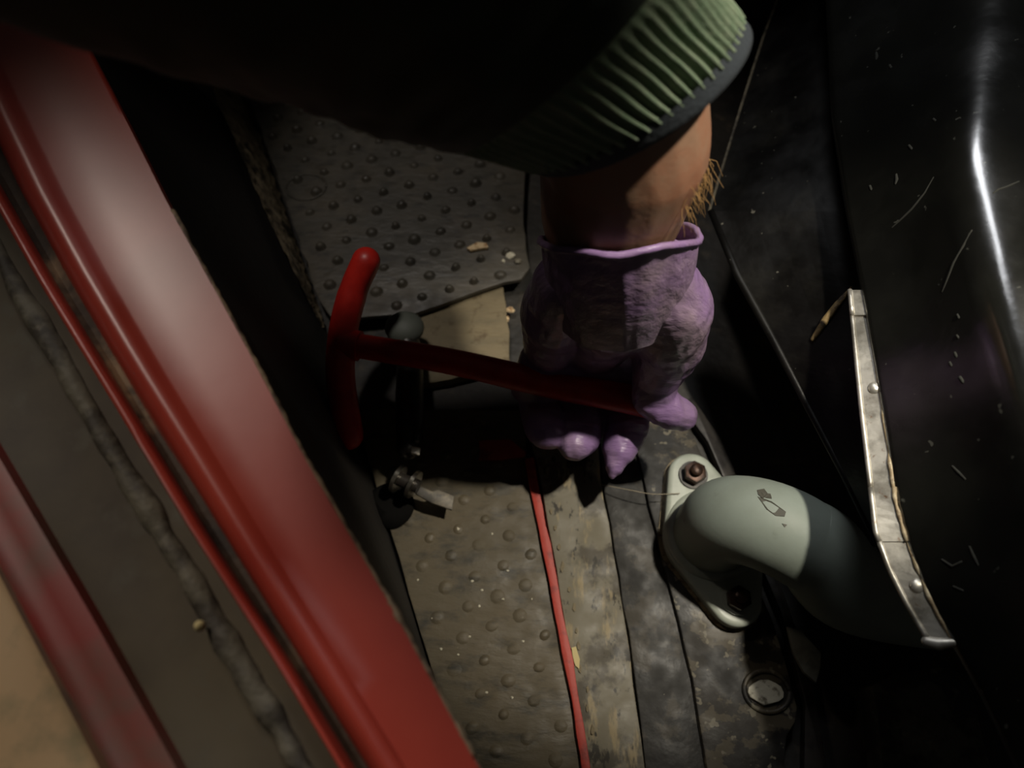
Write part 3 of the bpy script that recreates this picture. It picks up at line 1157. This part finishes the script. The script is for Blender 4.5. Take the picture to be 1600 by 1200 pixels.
# sleeve: (x, y, depth, radius, ring normal in the picture and in depth)
sl = [(-150, -470, .175, .060, .9, .35, .1), (120, -335, .19, .0585, .9, .4, .12), (400, -200, .21, .0565, .85, .45, .2), (640, -70, .235, .0560, .75, .6, .25),
      (800, 30, .258, .0525, .66, .72, .32), (878, 78, .274, .0505, .60, .78, .45), (990, 150, .303, .0478, .45, .89, .62)]


def ringdef(x, y, d, r, nx_, ny_, nd):
    c = D(x, y, d)
    k = 60
    t = (D(x + nx_ * k, y + ny_ * k, d + nd * k * d / F) - c).normalized()
    return tuple(c) + (r,) + tuple(t)


axs = spline([ringdef(*q) for q in sl], 120)
ctrs = [V(p[:3]) for p in axs]
rads = [p[3] for p in axs]
frs = []
a_ = V((0, 0, 1))
for p in axs:
    t = V(p[4:7]).normalized()
    a_ = (a_ - t * a_.dot(t)).normalized()
    frs.append((t, a_, t.cross(a_)))
i_c = 97


def ringset(i0, i1, fn, n):
    v, f = [], []
    m = i1 - i0
    for i in range(i0, i1 + 1):
        t, a, b = frs[i]
        for k in range(n):
            c = 2 * math.pi * k / n
            r = rads[i] + fn(i, c)
            v.append(ctrs[i] + a * (r * math.cos(c)) + b * (r * math.sin(c)))
    for i in range(m):
        for k in range(n):
            l = (k + 1) % n
            f.append([i * n + k, i * n + l, (i + 1) * n + l, (i + 1) * n + k])
    return v, f


def folds(i, c):
    e = min(1, (i_c - i) / 12.0)
    return e * (.0035 * noise.noise(V((math.cos(c) * 1.4, math.sin(c) * 1.4, i * .06))) + .0022 * noise.noise(V((math.cos(c) * 2.5, math.sin(c) * 2.5, i * .16 + 3)))) + .0012


v, f = ringset(0, i_c, folds, 120)
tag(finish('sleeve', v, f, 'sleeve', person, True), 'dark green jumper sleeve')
NR = 66


def ribs(i, c):
    w_ = c * NR + .35 * math.sin(i * .5 + c * 7)
    e = min(1, (i - i_c) / 3.0)
    return (.0024 * (.5 + .5 * math.cos(w_)) ** 1.4) * e - .0010 + .0010 * noise.noise(V((math.cos(c) * 3, math.sin(c) * 3, i * .1)))


v, f = ringset(i_c, 115, ribs, NR * 10)
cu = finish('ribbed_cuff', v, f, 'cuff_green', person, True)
cu['label'] = 'green ribbed knit cuff'
v, f = ringset(114, 119, lambda i, c: .0008 if i < 119 else -.004, 120)
tag(finish('cuff_hem', v, f, 'hem_navy', person, True), 'dark navy cuff hem')

# hairs on the forearm
rnd = random.Random(21)
mb = MB()
fa = [D(985, 205, .312), D(972, 240, .320), D(962, 290, .332), D(955, 335, .343)]
frf = frames([V(p) for p in fa])
for k in range(95):
    u = rnd.uniform(0, 1.9)
    i = int(u)
    p = V(fa[i]).lerp(V(fa[i + 1]), u - i)
    t = frf[i][0]
    e = (V((1, .15, .1)) + V((0, rnd.uniform(-.9, .7), rnd.uniform(-.3, .9))))
    e = (e - t * e.dot(t)).normalized()
    r0 = .0355 if u < 1 else .0345
    q = p + e * (r0 - .001)
    d = (e * .45 + t * rnd.uniform(.4, 1.1) + V((rnd.uniform(-.5, .5), rnd.uniform(-.5, .5), rnd.uniform(-.4, .4)))).normalized()
    ln = rnd.uniform(.005, .012)
    bend = V((rnd.uniform(-1, 1), rnd.uniform(-1, 1), rnd.uniform(-1, 1))) * .003
    mb.tube([q, q + d * ln * .5 + bend * .5, q + d * ln + t * .002 - bend * .3], [.00016, .00013, .00006], 4)
h = mb.build('arm_hair', 'hair', person)
tag(h, 'fair curly forearm hair', kind='stuff')

# ------------------------------------------------------------------ crumbs, chips and threads
mb = MB()
zc_ = zt + .001
mb.prism(poly([(729, 387), (745, 378), (760, 379), (763, 386), (748, 388), (735, 391)], zc_ + .003), .003)
tag(bevel(mb.build('wood_chip', 'debris'), .0004), 'pale splintered wood chip lying on the studded mat', 'wood chip')


def crumb(name, x, y, z, r, m, label, cat, group=None, seed=0):
    rnd_ = random.Random(seed)
    mb = MB()
    c = P(x, y, z + r * .45)
    mb.ball(c, r, 7, 5, (rnd_.uniform(.7, 1.3), rnd_.uniform(.6, 1), .55))
    mb.v = [q + V((rnd_.uniform(-.2, .2), rnd_.uniform(-.2, .2), rnd_.uniform(-.12, .12))) * r for q in mb.v]
    o = mb.build(name, m)
    tag(o, label, cat, group)


crumb('paint_chip', 797, 399, zt, .0030, 'crumb', 'white chip at the mat corner beside the wood chip, larger', 'chip', seed=2)
crumb('paint_chip', 786, 408, zt, .0018, 'crumb', 'small white chip at the mat corner, left of the larger chip', 'chip', seed=3)
crumb('paint_chip', 810, 408, zt, .0034, 'worn_strip', 'grey flake at the very corner of the studded mat', 'chip', seed=4)
crumb('rust_crumb', 783, 484, .004, .0036, 'debris', 'tan crumb on the floor right of the wooden board, upper left', 'crumb', seed=5)
crumb('rust_crumb', 797, 484, .004, .0030, 'debris', 'tan crumb on the floor right of the wooden board, upper right', 'crumb', seed=6)
crumb('rust_crumb', 790, 498, .004, .0034, 'debris', 'tan crumb on the floor right of the wooden board, lowest', 'crumb', seed=7)
gr = [(716, 826), (653, 906), (793, 892), (738, 908), (753, 922), (749, 947), (786, 936), (689, 1014), (716, 1023), (817, 1002), (734, 995), (831, 936), (769, 834), (676, 966), (760, 1082), (800, 1090)]
for k, (x, y) in enumerate(gr):
    crumb('grit_speck', x, y, zl, .0009 if k else .0014, 'crumb', 'tiny pale speck of grit on the worn dimpled mat', 'grit', 'grit on the worn mat', seed=20 + k)
mb = MB()
mb.tube([V(p) for p in spline([P(938, 757, .013), P(980, 765, .020), P(1020, 772, .022), P(1062, 771, zf + .012)], 16)], .0003, 5)
tag(mb.build('loose_thread', 'thread', None, True), 'thin pale thread stretched from the tread strip to the flange', 'thread')
